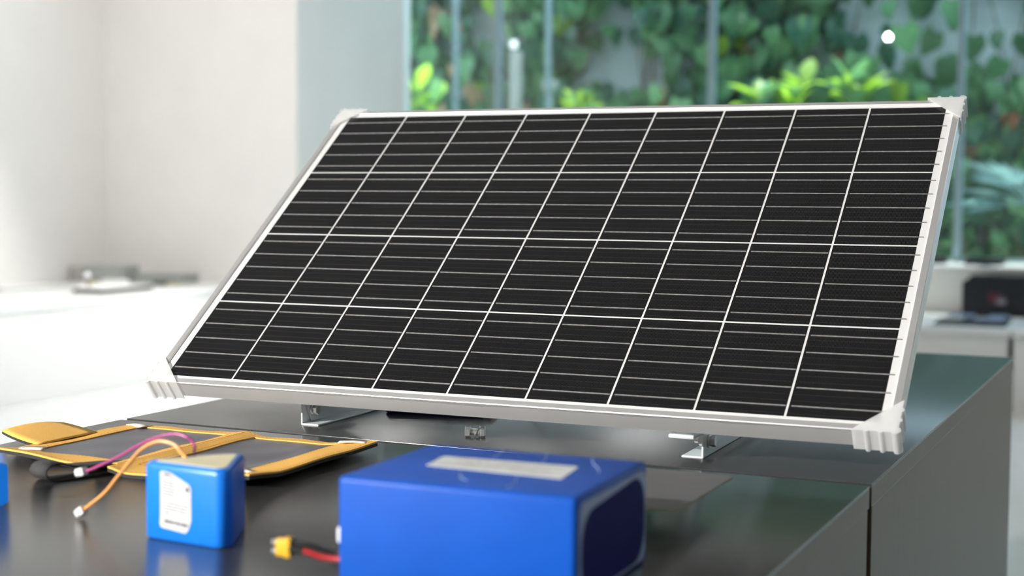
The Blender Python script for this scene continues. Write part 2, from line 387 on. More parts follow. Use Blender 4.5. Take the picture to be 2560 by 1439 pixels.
track_spot('track_spotlight', (-4.6, 4.8, 3.05), (-7.5, 6.9, 2.6), 'key_lens', 'added unseen spotlight brightening the left wall', KEY*0.34, 110, .06, .06)  # unseen helper spot, put in to brighten the left wall

# ------------------------------------------------------------------ the garden behind the glass
bm = new_bm(); add_box(bm, -10, 5, YW+.13, 12.6, -.3, -.05); struct('ground', bm, 'soil')
bm = new_bm(); add_box(bm, -10, 5, 12.0, 12.25, -.05, 4.15); struct('wall_garden', bm, 'garden_wall')
bm = new_bm(); add_box(bm, -9, 4.5, 10.62, 11.55, -.05, .62); add_box(bm, -9, 4.5, 10.68, 11.49, .60, .66); struct('planter', bm, 'garden_wall')

def leaf_mesh(name, material, L, W, kind='heart', fold=.12, droop=.25):
    """leaf with stalk at origin, growing along +y, face up +z"""
    n = 7; b_ = new_bm(); mid = []; lf = []; rg = []
    for i in range(n):
        t = i/(n-1)
        if kind == 'heart': w = W*.5*(math.sin(math.pi*min(1, (t+.10)/1.10)**.62))*(1 if i < n-1 else 0)
        elif kind == 'obovate': w = W*.5*math.sin(math.pi*t**1.35)
        else: w = W*.5*math.sin(math.pi*(t*.96+.04))
        y = L*t - (.16*L if kind == 'heart' and i == 0 else 0); z = -droop*L*t*t
        mid.append(b_.verts.new((0, L*t, z))); lf.append(b_.verts.new((-w, y, z + fold*w))); rg.append(b_.verts.new((w, y, z + fold*w)))
    for i in range(n-1):
        b_.faces.new((mid[i], mid[i+1], lf[i+1], lf[i])); b_.faces.new((rg[i], rg[i+1], mid[i+1], mid[i]))
    bmesh.ops.remove_doubles(b_, verts=b_.verts, dist=1e-5)
    return mesh_of(name, b_, material, True, 80)
HEART = [leaf_mesh('vine_leaf', mname, 1.0, 1.0, 'heart', .18, .22) for mname in ('leaf_dark', 'leaf_mid', 'leaf_light', 'leaf_yellow', 'leaf_dry', 'leaf_rust')]
def vine_leaf_matrix(x, z, y, s, rnd):
    az = rnd.uniform(-.75, .75); tip = rnd.uniform(-.5, .5); tilt = rnd.uniform(-.35, .75)
    # leaf plane faces -y (towards the room), tip hanging down
    R_ = Euler((math.radians(90) + tilt*.6, 0, 0)).to_matrix()          # +y -> +z, +z -> -y
    R_ = Matrix.Rotation(az, 3, 'Z') @ Matrix.Rotation(tip + math.pi, 3, 'Y') @ R_
    return Matrix.Translation((x, y, z)) @ (R_.to_4x4()) @ Matrix.Scale(s, 4)
rnd = random.Random(21)
def pick(rnd, light): 
    r = rnd.random()
    if r < .42: return 0
    if r < .78: return 1
    if r < .955: return 2
    if r < .975: return 3
    return 4 if r < .99 else 5
GAPS = [(-4.55, 2.60, .30, .38), (-4.25, 2.35, .22, .22), (-2.35, 2.66, .17, .22), (-2.75, 2.40, .14, .10), (-1.35, 2.68, .2, .16), (-5.75, 2.75, .18, .28), (-3.3, 2.75, .12, .1)]
def in_gap(x, z): return any(((x-gx)/gw)**2 + ((z-gz)/gh)**2 < 1 for gx, gz, gw, gh in GAPS)
VX = [(-7.2, -5.35), (-5.35, -4.0), (-4.0, -2.6), (-2.6, -.4)]
VL = ['climbing vine on the garden wall beside the pale blue wall return', 'climbing vine on the garden wall behind the pale garden post',
      'climbing vine on the garden wall above the middle of the panel', 'climbing vine on the garden wall above the black box']
for vi, ((x0, x1), lab) in enumerate(zip(VX, VL)):
    t = thing('climbing_vine', lab, 'vine', ((x0+x1)/2, 11.95, 0), 0, 'climbing vines on the garden wall')
    cx0 = (x0+x1)/2
    b_ = new_bm()
    for k in range(7):
        xs = rnd.uniform(x0, x1) - cx0; pts = [(xs, rnd.uniform(0, .03), 0)]
        for q in range(1, 8): pts.append((pts[-1][0] + rnd.uniform(-.14, .14), rnd.uniform(-.03, .03), q*.48))
        add_tube(b_, pts, .011, 6, 4, .005)
    obj('stem', b_, 'stem', t)
    cnt = 0
    while cnt < 270:
        x = rnd.uniform(x0, x1); z = rnd.uniform(1.80, 3.15)
        if vi == 3 and rnd.random() < .42: x = rnd.uniform(-1.95, -.85); z = rnd.uniform(.7, 2.2)
        if in_gap(x, z): 
            if rnd.random() < .93: continue
        k = pick(rnd, 0)
        if vi == 0 and rnd.random() < .10: k = 4
        Mx = vine_leaf_matrix(x - cx0, z, -rnd.uniform(.02, .30), rnd.uniform(.13, .235), rnd)
        o = bpy.data.objects.new('leaf', HEART[k]); COL.objects.link(o); o.parent = t; o.matrix_local = Mx
        cnt += 1
    # everything lower, hidden by the panel or out of frame: one joined mass of leaves
    b_ = new_bm()
    for k in range(520):
        x = rnd.uniform(x0, x1); z = rnd.uniform(.1, 1.85) if rnd.random() < .68 else rnd.uniform(3.0, 4.05)
        Mx = vine_leaf_matrix(x - cx0, z, -rnd.uniform(.02, .30), rnd.uniform(.11, .21), rnd)
        me = HEART[rnd.choice((0, 0, 1))]; n0 = len(b_.verts); b_.from_mesh(me); b_.verts.ensure_lookup_table()
        for v in b_.verts[n0:]: v.co = Mx @ v.co
    o = obj('leaf_mass', b_, 'leaf_dark', t); o['kind'] = 'stuff'

OBO = {k: leaf_mesh('shrub_leaf', k, 1.0, .46, 'obovate', .25, .18) for k in ('leaf_yellow', 'leaf_light', 'leaf_mid')}
def shrub(x, y, ztop, spread, n, mats_, L, label, group=None, zbase=.66, low=.35):
    t = thing('leafy_shrub', label, 'shrub', (x, y, zbase), 0, group)
    H = ztop - zbase; b_ = new_bm(); tips = []
    for k in range(max(4, n//9)):
        xx = rnd.uniform(-1, 1)*spread; yy = rnd.uniform(-.16, .16); hh = H*rnd.uniform(1-low, .95)
        pts = [(xx*.25, yy*.3, 0), (xx*.6, yy*.7, hh*.5), (xx, yy, hh)]
        add_tube(b_, pts, .010, 6, 4, .004); tips.append(Vector((xx, yy, hh)))
    obj('stem', b_, 'stem', t)
    for k in range(n):
        c = tips[k % len(tips)] - Vector((0, 0, rnd.uniform(0, H*low*.7)))
        az = rnd.uniform(0, 2*math.pi); el = rnd.uniform(.1, 1.2)
        R_ = Matrix.Rotation(az, 3, 'Z') @ Matrix.Rotation(el, 3, 'X')
        o = bpy.data.objects.new('leaf', OBO[rnd.choice(mats_)]); COL.objects.link(o); o.parent = t
        o.matrix_local = Matrix.Translation(c) @ R_.to_4x4() @ Matrix.Scale(L*rnd.uniform(.7, 1.2), 4)
YL = ('leaf_yellow', 'leaf_yellow', 'leaf_light')
shrub(-2.95, 11.0, 2.13, .28, 34, YL, .25, 'sunlit yellow-green shrub topping the panel, left of its right-hand corner', 'sunlit shrubs in the planter', .66, .14)
shrub(-2.36, 11.0, 2.15, .26, 34, YL, .25, 'sunlit yellow-green shrub topping the panel, nearest its right-hand corner', 'sunlit shrubs in the planter', .66, .14)
shrub(-4.38, 11.0, 2.07, .22, 22, YL, .22, 'small sunlit yellow-green shrub right of the pale garden post', 'sunlit shrubs in the planter', .66, .14)
shrub(-5.99, 11.0, 2.17, .22, 30, YL, .25, 'sunlit yellow-green shrub beside the pale blue wall return', 'sunlit shrubs in the planter', .66, .14)
for i, (sx, lab) in enumerate(((-1.72, 'low dark green shrub beside the right edge of the panel'), (-1.40, 'low dark green shrub under the blue palm, left'), (-1.06, 'low dark green shrub under the blue palm, at the frame edge'))):
    shrub(sx, 10.95, 1.12, .20, 60, ('leaf_mid', 'leaf_mid', 'leaf_light'), .11, lab, 'low shrubs in the planter', .66, .8)
shrub(-3.6, 11.1, 1.75, .25, 26, ('leaf_mid',), .18, 'dark green shrub hidden behind the middle of the panel', None)

# blue-green fan palm at the right edge
t = thing('fan_palm', 'blue-green palm with long narrow leaflets at the right edge outside', 'palm', (-1.02, 11.05, .66))
b_ = new_bm(); add_tube(b_, [(0, 0, 0), (.02, 0, .28), (-.01, 0, .52)], .045, 10, 4, .035); obj('trunk', b_, 'leaf_rust', t)
for k in range(9):
    az = rnd.uniform(0, 2*math.pi) if k > 4 else math.pi + (k-2)*.45 + rnd.uniform(-.1, .1)
    el = rnd.uniform(-.15, .9); L = rnd.uniform(.42, .62)
    b_ = new_bm(); d = Vector((math.cos(az)*math.cos(el), math.sin(az)*math.cos(el), math.sin(el)))
    side = d.cross(Vector((0, 0, 1))).normalized(); upv = side.cross(d)
    base = Vector((0, 0, .52)); mid = base + d*L*.45
    add_tube(b_, [base, base + d*L*.25, mid], .007, 6, 3, .005)
    for q in range(-4, 5):
        a = q*.25; dd = (d*math.cos(a) + side*math.sin(a)).normalized(); ll = L*(.75 - .03*abs(q))
        tip = mid + dd*ll + Vector((0, 0, -.12*ll)); w = dd.cross(upv).normalized()*.0085
        p1 = mid + dd*ll*.45 + Vector((0, 0, .012))
        v = [b_.verts.new(p) for p in (mid - w*.4, p1 - w, tip, p1 + w, mid + w*.4)]; b_.faces.new(v)
    obj('frond', b_, 'leaf_blue', t)

# pale garden posts behind the glass
t = thing('garden_post_lamp', 'pale garden post with a round white lamp on top behind the glass', 'garden lamp', (-5.086, 11.0, .66))
b_ = new_bm(); add_box(b_, -.040, .040, -.04, .04, 0, 1.735, .006); obj('post', b_, 'pale_post', t)
b_ = new_bm(); bmesh.ops.create_uvsphere(b_, u_segments=18, v_segments=12, radius=.034, matrix=Matrix.Translation((-.02, 0, 1.790))); obj('globe', b_, 'globe', t)
b_ = new_bm(); add_cyl(b_, (-.02, 0, 1.745), (0, 0, 1), .014, .03, 12); obj('neck', b_, 'pale_post', t)
t = thing('garden_sign', 'small pale plate on a thin stake behind the glass', 'sign', (-4.778, 11.0, .66))
b_ = new_bm(); add_box(b_, -.065, .065, -.012, .012, 1.42, 1.49, .004); obj('plate', b_, 'pale_post', t)
b_ = new_bm(); add_cyl(b_, (.0, .018, .72), (0, 0, 1), .010, 1.46, 8); obj('stake', b_, 'pale_post', t)

# ------------------------------------------------------------------ white counters and what stands on them
def counter(label, x0, x1, y0, y1, z, loc, seams=()):
    t = thing('display_counter', label, 'counter', loc)
    lx, ly, _ = loc
    b_ = new_bm(); add_box(b_, x0-lx, x1-lx, y0-ly, y1-ly, z-.045, z, .004); obj('countertop', b_, 'counter_top', t)
    b_ = new_bm(); add_box(b_, x0-lx+.012, x1-lx-.012, y0-ly+.012, y1-ly-.012, 0, z-.045, .003); obj('body', b_, 'counter_white', t)
    return t
ZL = .57
counter('long white display counter along the left wall', XL+.005, -6.05, 1.0, YWALL-.005, ZL, (-6.8, 5.0, 0))
ZR = .48
counter('white display counter below the window, left of the floor-length joint', -3.4, -.905, 8.60, YSILL-.004, ZR, (-2.1, 9.1, 0))
counter('white display counter below the window at the right frame edge', -.895, 1.6, 8.60, YSILL-.004, ZR, (.35, 9.1, 0))
# left counter items
t = thing('grey_case', 'tall grey metal case with a lighter end, against the corner', 'case', (-7.195, 8.46, ZL), .03)
box_part('case_body', 'grey_metal', t, -.17, .20, -.10, .10, 0, .115, .006)
e = box_part('end_cover', 'warm_grey', t, -.29, -.17, -.10, .10, 0, .105, .006)
b_ = new_bm(); add_cyl(b_, (-.23, -.103, .055), (0, 1, 0), .026, .008, 18); obj('socket', b_, 'grey_metal', e)
t = thing('grey_case', 'flat grey metal case against the back wall', 'case', (-6.745, 8.57, ZL), .03)
box_part('case_body', 'grey_metal', t, -.22, .19, -.12, .12, 0, .052, .006)
box_part('lid', 'grey_metal', t, -.225, .195, -.125, .125, .052, .062, .004)
t = thing('white_box', 'small white box in front of the tall grey case', 'box', (-6.80, 8.06, ZL), .1)
box_part('box_body', 'white_plastic', t, -.085, .085, -.05, .05, 0, .036, .005); box_part('lid', 'paper', t, -.087, .087, -.052, .052, .036, .042, .003)
t = thing('black_module', 'small black module in front of the flat grey case', 'module', (-6.58, 8.30, ZL), .2)
box_part('module_body', 'black_plastic', t, -.055, .045, -.04, .04, 0, .028, .005); box_part('terminal', 'board_edge', t, .045, .14, -.03, .03, 0, .014, .003)
t = thing('display_board', 'thin dark-edged board on the white counter with a ball-topped stand', 'board', (-6.52, 7.55, ZL))
b_ = new_bm(); add_prism(b_, [(-.02, -.20), (.215, -.20), (.215, .30), (-.36, .30)], .0, .028); obj('board', b_, 'slab_brown', t)
b_ = new_bm(); add_prism(b_, [(-.018, -.195), (.210, -.195), (.210, .295), (-.352, .295)], .028, .030); obj('board_face', b_, 'paper', t)
s = box_part('stand_foot', 'board_edge', t, -.20, -.16, .12, .16, .030, .055, .004)
b_ = new_bm(); add_tube(b_, [(-.03, -.05, .030), (-.07, .0, .05), (-.105, .03, .080)], .005, 8); obj('stand_stem', b_, 'logo_red', t)
b_ = new_bm(); bmesh.ops.create_uvsphere(b_, u_segments=16, v_segments=10, radius=.022, matrix=Matrix.Translation((-.112, .035, .098))); obj('ball', b_, 'white_plastic', t)
t = thing('flat_panel_sample', 'flat grey-topped sample sheet at the far left of the white counter', 'sheet', (-7.10, 7.50, ZL))
b_ = new_bm(); add_prism(b_, [(-.32, -.30), (.12, -.30), (.12, .32), (-.32, .32)], 0, .010); obj('sheet', b_, 'grey_metal', t)
b_ = new_bm(); add_prism(b_, [(-.26, -.24), (.06, -.24), (.06, .26), (-.26, .26)], .010, .014); obj('sheet_face', b_, 'paper_grey', t)
# right counter items
t = thing('black_carry_case', 'black box with a faded red and white logo below the window', 'case', (-.86, 9.54, ZR))
b_ = new_bm(); vv = add_prism(b_, [(-.43, 0), (.5, 0), (.5, .255), (-.375, .255), (-.405, .225), (-.43, .215)], -.05, .05)
for v in b_.verts: v.co = Vector((v.co.x, -v.co.z, v.co.y))
obj('case_body', b_, 'black_matte', t)
b_ = new_bm(); add_box(b_, .02, .20, -.02, .02, .255, .272, .004); obj('handle', b_, 'black_plastic', t)
lg = box_part('logo', 'logo_red', t, -.272, -.205, -.0520, -.0500, .080, .150, .0)
lg['label'] = 'faded red logo block'
b_ = new_bm(); add_box(b_, -.225, -.165, -.0526, -.0500, .078, .108, .0); add_box(b_, -.215, -.175, -.0526, -.05, .118, .124); obj('logo_word', b_, 'logo_white', lg)
t = thing('component_tray', 'low black tray with pale blue parts on the window counter', 'tray', (-1.15, 8.96, ZR), .05)
box_part('tray_base', 'black_plastic', t, -.20, .20, -.26, .26, 0, .014, .003)
for k, (x0, x1, y0, y1, c) in enumerate(((-.15, .00, .0, .22, 'slate_blue'), (.08, .19, .0, .22, 'slate_blue'), (-.17, -.05, -.2, -.04, 'grey_metal'), (.02, .17, -.2, -.05, 'slate_blue'))):
    box_part('tray_part', c, t, x0, x1, y0, y1, .014, .036, .004)
t = thing('flat_black_panel', 'black slab on the window sill beside the panel frame', 'slab', (-1.62, 9.98, ZS))
box_part('slab', 'black_matte', t, -.20, .15, -.12, .14, 0, .044, .003); box_part('slab_face', 'black_plastic', t, -.185, .135, -.105, .125, .044, .047)
t = thing('flat_black_panel', 'black slab on the window sill above the black box', 'slab', (-1.21, 9.92, ZS))
box_part('slab', 'black_matte', t, -.115, .105, -.10, .26, 0, .040, .003); box_part('slab_face', 'black_plastic', t, -.10, .09, -.085, .245, .040, .043)

# ------------------------------------------------------------------ black display tables
def table(label, x0, x1, y0, y1):
    cx_, cy_ = (x0+x1)/2, (y0+y1)/2
    t = thing('display_table', label, 'table', (cx_, cy_, 0)); hx, hy = (x1-x0)/2, (y1-y0)/2
    b_ = new_bm(); add_box(b_, -hx, hx, -hy, hy, TT-.003, TT, .0006, 2); obj('table_top', b_, 'laminate', t)
    b_ = new_bm()
    add_box(b_, -hx, hx, -hy, hy, TT-.026, TT-.003, .0008, 1); obj('edge_band', b_, 'dark_steel', t)
    b_ = new_bm(); add_box(b_, -hx+.006, hx-.006, -hy+.05, hy-.05, .06, TT-.026); obj('core', b_, 'void', t)
    for s in (-1, 1):
        b_ = new_bm(); add_box(b_, s*(hx-.0155)-.015, s*(hx-.0155)+.015, -hy+.006, hy-.006, .05, TT-.026, .0008, 1); obj('side_panel', b_, 'dark_steel', t)
        b_ = new_bm(); add_box(b_, -hx+.034, hx-.034, s*(hy-.03)-.015, s*(hy-.03)+.015, .05, TT-.026, .0008, 1); obj('end_panel', b_, 'dark_steel', t)
    b_ = new_bm(); add_box(b_, -hx+.05, hx-.05, -hy+.05, hy-.05, 0, .06); obj('plinth', b_, 'void', t)
TX0, TX1 = -1.354, -.3126
table('black-topped display table carrying the blue batteries', TX0, TX1, .18, 1.6145)
table('black-topped display table carrying the big solar panel', TX0, TX1, 1.6265, 3.057)

# ------------------------------------------------------------------ the big solar panel
PX, PY, PZ, PYAW, TILT = -1.27915, 1.61937, .06623, .02163, .64389
CW, RH, NC, NR = .108, .15853, 9, 4
ct, st = math.cos(TILT), math.sin(TILT)
panel = thing('solar_panel', 'large silver-framed solar panel with black cells tilted up on white brackets', 'solar panel', (PX, PY, TT), PYAW)
def pl(i, j, k): return Vector((i, j*ct - k*st, PZ + j*st + k*ct))
PM = Matrix(((1, 0, 0, 0), (0, ct, -st, 0), (0, st, ct, PZ), (0, 0, 0, 1)))     # panel plane -> thing space
W_, H_ = NC*CW, NR*RH
MX, MY = .019, .014
def panel_part(name, bm_, material, parent=panel, smooth=True, angle=35):
    for v in bm_.verts: v.co = PM @ v.co
    return obj(name, bm_, material, parent, smooth, angle=angle)
b_ = new_bm(); add_box(b_, -MX+.004, W_+MX-.004, -MY+.004, H_+MY-.004, -.0040, -.0004); panel_part('backsheet', b_, 'backsheet')
GAP = .0030
b_ = new_bm(); add_box(b_, -CW/2+GAP/2, CW/2-GAP/2, -RH/2+GAP/2, RH/2-GAP/2, -.0003, .0)
cell_me = mesh_of('solar_cell', b_, 'silicon', False)
b_ = new_bm(); add_box(b_, -CW/2+.0045, CW/2-.0020, -.0009, .0009, .0, .0004); bus_me = mesh_of('busbar', b_, 'busbar', False)
b_ = new_bm(); add_box(b_, -CW/2+.0045, CW/2+.0045, -.0009, .0009, .0, .0004); bus_end_me = mesh_of('busbar_long', b_, 'busbar', False)
for j in range(NR):
    for i in range(NC):
        c = obj('solar_cell', cell_me, None, panel, loc=pl((i+.5)*CW, (j+.5)*RH, 0), rot=(TILT, 0, 0))
        for k in range(5):
            obj('busbar', bus_end_me if i == NC-1 else bus_me, None, c, loc=(0, (-.5 + .115 + .1925*k)*RH, 0))
# mitred aluminium rails with a C-shaped section: d inwards from the outer edge, k along the panel normal
PROF = [(0, .0012), (.0008, .002), (.0085, .002), (.0090, .0015), (.0090, -.005), (.0016, -.005), (.0016, -.0214), (.020, -.0214), (.020, -.023), (.0, -.023)]
def rail(L, place):
    b = new_bm(); A = [b.verts.new(place(d, d, k)) for d, k in PROF]; B = [b.verts.new(place(L-d, d, k)) for d, k in PROF]
    n = len(PROF); b.faces.new(A); b.faces.new(list(reversed(B)))
    for q in range(n): b.faces.new((A[q], B[q], B[(q+1) % n], A[(q+1) % n]))
    return panel_part('frame_rail', b, 'aluminium', angle=25)
FW, FH = W_+2*MX, H_+2*MY
rail(FW, lambda s, d, k: (-MX+s, -MY+d, k))
rail(FW, lambda s, d, k: (-MX+s, H_+MY-d, k))
rail(FH, lambda s, d, k: (-MX+d, -MY+s, k))
rail(FH, lambda s, d, k: (W_+MX-d, -MY+s, k))
# protective film still clinging to the outer faces of the rails, edge uneven
def film(L, place, amp, seed, lo=-.0235, hi=-.0035, n=70):
    rr = random.Random(seed); b = new_bm(); ph = [rr.uniform(0, 6.28) for _ in range(6)]
    prev = None
    for q in range(n+1):
        s = .045 + (L-.09)*q/n; x = q/n
        w1 = sum(math.sin(x*f_+p) for f_, p in zip((7, 17, 31, 53), ph))/4
        w2 = sum(math.sin(x*f_+p) for f_, p in zip((5, 13, 23, 41), ph[2:]+ph[:2]))/4
        out = .0006 + amp*max(0, .35+.65*w2)
        row = [b.verts.new(place(s, .0004, lo)), b.verts.new(place(s, out, lo*.6+hi*.4)), b.verts.new(place(s, out*.8+.0003, hi + .0022*w1)), b.verts.new(place(s, .0003, hi+.0015 + .0022*w1))]
        if prev:
            for a in range(3): b.faces.new((prev[a], row[a], row[a+1], prev[a+1]))
        prev = row
    return panel_part('protective_film', b, 'edge_film', angle=60)
film(FW, lambda s, o, k: (-MX+s, -MY-o, k), .0006, 3)
film(FW, lambda s, o, k: (-MX+s, H_+MY+o, k+.003), .0020, 5)
film(FH, lambda s, o, k: (-MX-o, -MY+s, k+.002), .0035, 8)
film(FH, lambda s, o, k: (W_+MX+o, -MY+s, k+.001), .0035, 11)
# translucent ribbed corner protectors
def corner(cx_, cy_, sx, sy):
    b = new_bm(); Lg = .048; th = .0013; k1, k0 = .0045, -.026
    def pt(u, v, k): return Vector((cx_ + sx*u, cy_ + sy*v, k))       # u,v measured inwards from the outer corner
    def blk(u0, u1, v0, v1, ka, kb):
        vs_ = [b.verts.new(pt(u, v, k)) for k in (ka, kb) for u, v in ((u0, v0), (u1, v0), (u1, v1), (u0, v1))]
        for f_ in ((0, 1, 2, 3), (7, 6, 5, 4), (0, 4, 5, 1), (1, 5, 6, 2), (2, 6, 7, 3), (3, 7, 4, 0)): b.faces.new([vs_[q] for q in f_])
    o = .0018
    tri = [(-o, -o), (Lg, -o), (-o, Lg)]
    A = [b.verts.new(pt(u, v, k1-th)) for u, v in tri]; B = [b.verts.new(pt(u, v, k1)) for u, v in tri]
    b.faces.new(A); b.faces.new(list(reversed(B)))
    for q in range(3): b.faces.new((A[q], A[(q+1) % 3], B[(q+1) % 3], B[q]))
    blk(-o, Lg, -o-th, -o, k0, k1); blk(-o-th, -o, -o, Lg, k0, k1)
    A = [b.verts.new(pt(u, v, k0)) for u, v in tri]; B = [b.verts.new(pt(u, v, k0+th)) for u, v in tri]
    b.faces.new(A); b.faces.new(list(reversed(B)))
    for q in range(3): b.faces.new((A[q], A[(q+1) % 3], B[(q+1) % 3], B[q]))
    for u in (.0, .016, .032):           # raised ribs on both walls
        r_ = .0022 if u else .003
        n = 8
        for along in (0, 1):
            ring0, ring1 = [], []
            for q in range(n+1):
                a = math.pi*q/n; du = r_*math.cos(a)*1.3; dv = -o-th - r_*math.sin(a)
                p = (u+du, dv) if along == 0 else (dv, u+du)
                ring0.append(b.verts.new(pt(*p, k0-.001))); ring1.append(b.verts.new(pt(*p, k1+.0006)))
            for q in range(n): b.faces.new((ring0[q], ring0[q+1], ring1[q+1], ring1[q]))
            b.faces.new(ring0); b.faces.new(list(reversed(ring1)))
    c = panel_part('corner_protector', b, 'corner_plastic', angle=40); c['label'] = 'translucent ribbed plastic corner guard'
corner(-MX, -MY, 1, 1); corner(W_+MX, -MY, -1, 1); corner(-MX, H_+MY, 1, -1); corner(W_+MX, H_+MY, -1, -1)
# white folded-steel feet: base channel on the table, hinged strut to the frame, hex bolts
def hexprism(b, c, axis, af, h):
    add_cyl(b, c, axis, af/math.sqrt(3), h, 6, bev=.0007)
def bracket(xw, side, yfront, bolt_out, nose=.006):
    """xw: x of the web; side: +1 foot points to +x, -1 to -x (thing space)"""
    th = .0026; fl = .028; hz = .0352
    b = new_bm()
    xa, xb = (xw, xw+fl) if side > 0 else (xw-fl, xw)
    y1 = yfront + .42
    add_box(b, xa, xb, yfront, y1, .0, th, .0008, 1)                                   # foot
    wa, wb = (xw, xw+th) if side > 0 else (xw-th, xw)
    add_box(b, wa, wb, yfront, y1, 0, hz, .0008, 1)                                    # web
    br = obj('mounting_bracket', b, 'white_steel', panel)
    b = new_bm()
    ta, tb = (xw, xw+.030) if side > 0 else (xw-.032, xw)
    add_box(b, ta, tb, yfront-nose, yfront+.10, hz-.0054, hz, .0020, 2)
    obj('top_flange', b, 'white_steel', br)
    # slanted inner arm
    ia, ib = (xw+th+.0008, xw+th+.0030) if side > 0 else (xw-th-.0030, xw-th-.0008)
    b = new_bm(); prof = [(yfront+.004, hz), (yfront+.020, .004), (yfront+.05, .004), (yfront+.13, .105), (yfront+.10, .118)]
    A = [b.verts.new((ia, y, z)) for y, z in prof]; B = [b.verts.new((ib, y, z)) for y, z in prof]
    b.faces.new(A); b.faces.new(list(reversed(B)))
    for q in range(len(prof)): b.faces.new((A[q], A[(q+1) % len(prof)], B[(q+1) % len(prof)], B[q]))
    obj('hinge_arm', b, 'white_steel', br)
    # rear leg up to the panel back
    b = new_bm(); j = .50; top = pl(0, j, -.0235); bot = Vector((0, y1-.03, .012))
    d = Vector((0, top.y-bot.y, top.z-bot.z)); q = d.normalized().to_track_quat('Z', 'X').to_matrix().to_4x4()
    q.translation = Vector(((ia+ib)/2, bot.y, bot.z)); add_box(b, -.012, .012, -.0012, .0012, 0, d.length, M_=q); obj('rear_leg', b, 'white_steel', br)
    # hinge bolt
    yb, zb = yfront + .022, .019
    for kind, xo, sgn in (('head', xw if bolt_out > 0 else xw, bolt_out), ):
        b = new_bm(); base = xw + (0 if side < 0 else th) if bolt_out > 0 else xw
        ax = Vector((sgn, 0, 0)); p0 = Vector((base, yb, zb))
        if side > 0: p0.x = xw + .0058
        add_cyl(b, p0 + ax*.0010, ax, .0082, .0016, 24)
        add_cyl(b, p0 + ax*.0026, ax, .0066, .0018, 20)
        hexprism(b, p0 + ax*.0064, ax, .0125, .0056)
        obj('hex_bolt', b, 'bolt_steel', br)
        b = new_bm(); pn = Vector((xw - .0058 if side < 0 else xw, yb, zb))
        hexprism(b, pn - ax*.0032, ax, .0125, .0055); add_cyl(b, pn - ax*.0085, ax, .0038, .006, 14)
        obj('hex_nut', b, 'bolt_steel', br)
bracket(-1.1015 - PX, 1, 1.686 - PY - .003, 1)
bracket(-.5255 - PX, -1, 1.690 - PY - .018, 1, .042)
# junction box and cable on the back of the panel
b_ = new_bm(); add_box(b_, .42, .54, .50, .56, -.022, -.004, .003); jb = panel_part('junction_box', b_, 'black_plastic')
b_ = new_bm(); add_tube(b_, [pl(.45, .50, -.012), pl(.43, .42, -.05), (.40, .36, .05), (.36, .34, .006), (.30, .30, .0045), (.27, .26, .0045)], .003, 8); obj('cable', b_, 'black_wire', panel)

# dark navy box under the panel, behind the left bracket
t = thing('navy_battery_box', 'dark navy box on the table under the panel behind the left bracket', 'battery', (-.985, 1.90, TT), .25)
box_part('box_body', 'navy_cap', t, -.085, .06, -.045, .045, 0, .026, .005); box_part('end_strip', 'black_plastic', t, .06, .072, -.040, .040, .001, .024, .003)

# loose hex bolt with washer and nut
t = thing('hex_bolt', 'loose steel hex bolt with washers and nut standing on the table under the panel', 'bolt', (-.8440, 1.7050, TT), math.radians(20))
b_ = new_bm(); add_cyl(b_, (-.0095, 0, .0073), (1, 0, 0), .0146/2*1.14, .0068, 6, bev=.0006); obj('bolt_head', b_, 'bolt_steel', t, angle=20)
b_ = new_bm(); add_cyl(b_, (.0005, 0, .0073), (1, 0, 0), .0040, .020, 16)
for q in range(12): add_cyl(b_, (-.005 + q*.0010, 0, .0073), (1, 0, 0), .0043, .0005, 16)
obj('threaded_shank', b_, 'bolt_steel', t)
b_ = new_bm(); add_cyl(b_, (.0022, 0, .0078), (1, 0, -.52), .0076, .0011, 24); obj('washer', b_, 'bolt_steel', t)
b_ = new_bm(); add_cyl(b_, (.0055, 0, .0070), (1, 0, -.06), .0068, .0018, 20); obj('spring_washer', b_, 'bolt_steel', t)
b_ = new_bm(); add_cyl(b_, (.0102, 0, .0073), (1, .03, 0), .0146/2*1.14, .0066, 6, bev=.0006)
for v in b_.verts: pass
obj('nut', b_, 'bolt_steel', t, angle=20)

